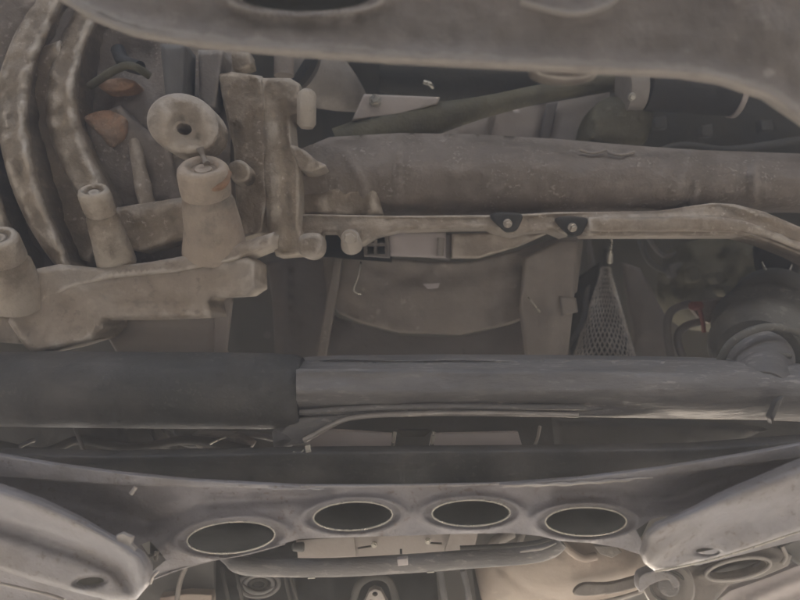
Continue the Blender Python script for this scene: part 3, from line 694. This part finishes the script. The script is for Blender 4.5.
# ================================================================ CONTROL ARMS
def f_armL(X):
    z = np.zeros(len(X)); up = [(-60,512),(0,526),(50,543),(90,556),(118,570),(132,586)]
    z += .010*(side(X, [(-60,506),(0,520),(50,538),(92,552),(120,566),(140,600)], 5)*.5+.5)*1.0
    z += ridge(X, up, 7, -.006)
    z += ridge(X, [(-60,474),(0,493),(60,514),(112,538),(140,562),(144,585)], 8, .007)
    q = erad(X, 90,582,14,4.6,-6); z += .003*sm(q,1.5,1.0)
    return z
al = thing('control_arm', 'stamped grey control arm coming in from the left with a small oval drain hole', 'control arm', P(70, 545, .43), 'control arms')
cast('arm_shell', [(-60,468),(0,485),(40,499),(80,518),(112,537),(130,545),(143,554),(151,570),(148,586),(136,600),(110,601),(70,591),(30,580),(0,570),(-60,556)], .452, M_arm, al, .003, 6, .014, holes=[(90,582,14,4.6,-6)], feats=lambda X: 1.5*f_armL(X)-.012, step=4.5, rough=.0006)
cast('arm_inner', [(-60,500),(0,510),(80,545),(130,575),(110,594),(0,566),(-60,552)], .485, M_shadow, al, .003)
cast('torn_tab', [(116,536),(122,533),(133,538),(131,544),(136,549),(131,556),(128,549),(120,549)], .434, M_lip, al, .003, 1, step=3, rough=.001)
cast('bright_nick', [(154,552),(158,552),(157,561),(154,561)], .46, M_zinc, al, .002)
tube('torn_tab', [(150,584,.452),(153,576,.452),(158,571,.455)], 1.6, M_lip, al, 8)
tube('lower_seam', [(-20,579,.475),(20,588,.472),(50,595,.47),(64,600,.47)], 1.6, M_lip, al, 8)
ar = thing('control_arm', 'smooth stamped grey control arm coming in from the right, a bright strip painting the glint on its lower edge', 'control arm', P(740, 520, .43), 'control arms')
def f_armR(X):
    z = ridge(X, [(655,530),(690,514),(740,496),(800,474),(860,452)], 9, .006)
    z += .009*(side(X, [(640,575),(672,552),(710,528),(760,512),(860,486)], 6)*.5+.5)*1.0
    z += .003*sm(erad(X,708,552,12,4,4),1.5,1.0)
    return z
cast('arm_shell', [(641,553),(646,534),(657,523),(674,517),(694,508),(720,494),(760,477),(800,460),(860,436),(860,514),(800,531),(770,541),(740,551),(700,562),(668,571),(655,571),(645,564)], .448, M_arm, ar, .003, 6, .014, holes=[(708,552,12,4,4)], feats=lambda X: 1.4*f_armR(X)-.01, step=4.5, rough=.0006)
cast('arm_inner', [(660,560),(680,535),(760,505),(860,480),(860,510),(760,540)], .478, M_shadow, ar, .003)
tube('arm_edge_glint', [(655,571.5,.452),(700,562.5,.452),(740,551.5,.452),(770,541.5,.452),(800,531.5,.452),(850,517,.452)], 1.0, M_zinc, ar, 8, 5)  # bright strip paints the sun glint along the lower edge

# ================================================================ LOWER LAYER
sb = thing('anti_roll_bar', 'black anti-roll bar curving below the subframe holes', 'anti-roll bar', P(400, 562, .53))
tube('bar', [(221,555,.527),(229,559.5,.527),(239,564.5,.527),(262,567,.53),(330,567.5,.53),(400,564,.53),(470,559,.53),(530,554,.53),(552,549,.528),(562,542,.527)], [4,6,8.5,9,9,9,9,9,8,6], M_rack, sb, 22, 6)
cast('white_clip', [(397,559),(408,558),(408,565),(398,566)], .512, M_pink, sb, .004, 1, step=3)
tube('clip_stalk', [(401,549,.52),(401,554,.518)], 1.2, M_black, sb, 8)
for (x, y) in ((312,578),(431,572)):
    tube('bright_nick', [(x-4,y,.518),(x+3,y-.5,.518)], 1.1, M_zinc, sb, 6)
tube('rubber_edge', [(460,548,.525),(500,546,.523),(534,543,.52),(552,538,.52)], 2.4, M_black, sb, 8)
tube('scuffed_edge', [(520,552,.512),(532,550,.511),(544,548,.511),(556,543,.513)], [.8,1.5,1.4,.8], M_lip, sb, 8)
pp = thing('fixing_plate', 'pale folded metal plate with two slots between subframe and anti-roll bar', 'plate', P(380, 545, .60))
def slot(x0, y0, x1, y1): return [(x0,y0-1),(x1,y1-1),(x1,y1+1),(x0,y0+1)]
cast('plate', [(296,546),(300,532),(360,528),(452,528),(444,552),(300,562)], .60, M_pale, pp, .003, 1, holes=[slot(358,548,372,546),slot(430,543,442,543.5)], step=4)
cast('folded_end', [(452,528),(480,524),(474,550),(444,552)], .59, M_pale, pp, .003, 1)
for x, y in ((374,545),(428,541.5)): bolt(x, y, .594, 2.2, pp, M_zinc, 'rivet')
cast('plate_step', [(296,540),(354,536),(356,556),(298,560)], .594, M_pale, pp, .003, 1)
lathe('stub', (292,547,.585), (304,547,.588), [(0,2),(.1,4),(.9,5),(1,4)], M_plast, pp, 14)
cast('dark_web', [(478,524),(560,524),(560,560),(472,560)], .62, M_dplas, pp, .006, 1, rough=.002)
tube('pale_cable', [(488,556,.60),(496,542,.595),(512,532,.60)], 6, M_steel, pp, 12)
tube('pale_cable', [(516,556,.60),(520,542,.598),(524,530,.60)], 3, M_steel, pp, 12)
en = thing('engine_block', 'dark engine block face with posts and rings along the bottom edge', 'engine', P(340, 590, .66))
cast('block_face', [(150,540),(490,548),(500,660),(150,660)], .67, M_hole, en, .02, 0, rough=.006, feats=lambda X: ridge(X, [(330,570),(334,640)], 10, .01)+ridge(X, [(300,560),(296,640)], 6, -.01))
for r, dz in ((20,.0),(14,-.008),(8,-.004)):
    tube('ring', [(p[0], p[1], .64+dz) for p in ell(259,584,r,r*.62,-5,20)], 2.2, (M_rack, M_dplas, M_rack)[r//7 % 3], en, 10, 2, closed=True)
tube('bright_arc', [(243,584,.625),(250,590,.62),(262,592,.62),(274,587,.622)], [.8,1.5,1.4,.6], M_plast, en, 8)
for x0 in (222, 236, 284, 290):
    tube('rib', [(x0,568,.64),(x0+3,585,.63),(x0+8,606,.63)], 2, M_dplas, en, 8)
tube('post', [(440,570,.62),(443,588,.62),(446,612,.62)], 3.2, M_rack, en, 10)
tube('post', [(463,570,.62),(467,588,.62),(471,612,.62)], 3.2, M_rack, en, 10)
cast('post_web', [(436,568),(472,568),(478,615),(440,615)], .64, M_dplas, en, .01, 2)
tube('block_arch', [(352,612,.655),(358,586,.645),(374,576,.64),(390,582,.645),(398,610,.655)], 4, M_dplas, en, 10)
bt = thing('bracket_ear', 'small pale triangular lug with bolt holes at the bottom centre', 'lug', P(375, 595, .61))
cast('ear', [(362,606),(369,591),(374,588),(381,590),(390,606)], .61, M_lip, bt, .006, 2, .002, holes=[(375,594,2.8,2.4,0),(370,601,1.8,1.6,0)], step=3)
op = thing('oil_pan', 'tan oil-stained rounded pan with a pale lower rim, right of the anti-roll bar end', 'oil pan', P(570, 580, .60))
def f_op(X):
    q = erad(X, 590, 560, 90, 46, -8)
    z = .035*q**2+ridge(X, [(500,566),(524,590),(560,602)], 5, -.006)
    z += .006*(side(X, [(560,600),(578,586),(600,583),(640,574),(670,560)], 3)*.5+.5)
    z += ridge(X, [(566,545),(580,556),(592,558)], 5, .006)+ridge(X, [(578,600),(620,590),(660,578)], 5, -.008)
    return z
cast('pan_body', [(474,566),(520,556),(556,546),(570,530),(600,530),(650,544),(668,566),(650,586),(620,598),(570,606),(540,620),(486,620)], .60, M_tan, op, .03, 4, feats=f_op, step=5, rough=.0015)
cast('dark_residue', [(574,592),(584,584),(612,583),(650,572),(668,560),(672,566),(650,582),(616,593),(580,596)], .594, M_steel, op, .004, 2, curve=True, rough=.001)
tube('pan_rim', [(548,604,.598),(590,603,.596),(620,598,.592),(648,588,.59),(664,574,.59)], 2.2, M_lip, op, 10)
tube('pan_rib', [(562,542,.586),(572,552,.583),(584,558,.583),(596,556,.585)], 4, M_tan, op, 12)
cast('notch_cover', [(594,546),(616,546),(622,552),(612,558),(600,554)], .582, M_steel, op, .006, 1)
bu = thing('bushing_joint', 'round grey bushing joint hanging below the right control arm', 'bushing', P(668, 585, .55))
lathe('outer_sleeve', (668,586,.55), (668,578,.60), [(0,14),(0,23),(.08,25),(.8,25),(1,20)], M_steel, bu, 36)
lathe('inner_sleeve', (668,586,.544), (668,582,.56), [(0,4),(0,9),(.2,11),(1,12)], M_rack, bu, 26)
cast('joint_tongue', [(640,576),(656,570),(672,574),(680,584),(674,588),(668,580),(652,584),(640,592)], .54, M_arm, bu, .01, 2, curve=True)
tube('sleeve_bead', [(p[0], p[1], .548) for p in ell(668,586,17,15,0,20)], 1.6, M_dplas, bu, 8, 2, closed=True)
hb = thing('hub_bracket', 'grey bracket with an open oval window below the right control arm', 'bracket', P(735, 575, .56))
cast('bracket_face', [(684,566),(720,556),(770,544),(792,556),(788,566),(760,578),(730,584),(716,600),(712,620),(690,620),(680,590)], .575, M_steel, hb, .012, 4, holes=[(738,569,29,7.5,-11)], step=4.5, rough=.001,
     feats=lambda X: -.005*sm(erad(X,738,569,29,7.5,-11),1.7,1.15))
tube('window_rim', [(p[0], p[1], .568) for p in ell(738,569,33,10,-11,26)], 1.8, M_lip, hb, 8, 2, closed=True)
tube('window_web', [(752,574,.58),(756,566,.578),(764,562,.58)], 2.4, M_arm, hb, 8)
cast('window_backing', [(704,574),(740,562),(772,560),(768,574),(740,580),(712,582)], .60, M_plast, hb, .006, 2, rough=.003)
cast('corner_piece', [(778,546),(800,536),(850,525),(850,556),(800,566),(790,560)], .58, M_plast, hb, .02, 4, rough=.003)
tube('corner_rib', [(782,546,.565),(786,556,.565),(782,564,.565)], 2, M_lip, hb, 8)
fa = thing('daylight_panel', 'pale folded panel standing in for daylight through the gap in the bottom right corner', 'daylight_panel', P(760, 590, .64))  # pale panel stands in for outside light showing through the gap
cast('panel_skin', [(700,612),(730,590),(770,576),(810,560),(860,545),(860,660),(700,660)], .64, M_pink, fa, .006, 2, feats=lambda X: ridge(X, [(740,606),(790,584),(860,566)], 5, .008)+ridge(X, [(760,608),(810,590),(860,580)], 4, -.006), step=6)
# left bottom
lp = thing('side_shield', 'grey side shield with a thin rod, below the left end of the subframe', 'shield', P(175, 585, .62))
cast('shield_face', [(120,560),(214,548),(214,640),(110,640)], .63, M_plast, lp, .006, 1, rough=.002)
tube('thin_rod', [(186,566,.61),(180,582,.61),(176,606,.61)], 2.6, M_steel, lp, 10)
cast('tan_foot', [(160,597),(188,593),(212,594),(214,620),(158,620)], .61, M_tan, lp, .01, 2)
ls = thing('lower_shield', 'tan and grey shield edge peeking out under the left control arm', 'shield', P(30, 595, .56))
cast('shield_face', [(-60,560),(60,584),(120,600),(120,660),(-60,660)], .56, M_plast, ls, .006, 1, rough=.002)
cast('tan_edge', [(-60,574),(0,584),(46,595),(60,604),(40,604),(-60,588)], .552, M_tan, ls, .004, 1)
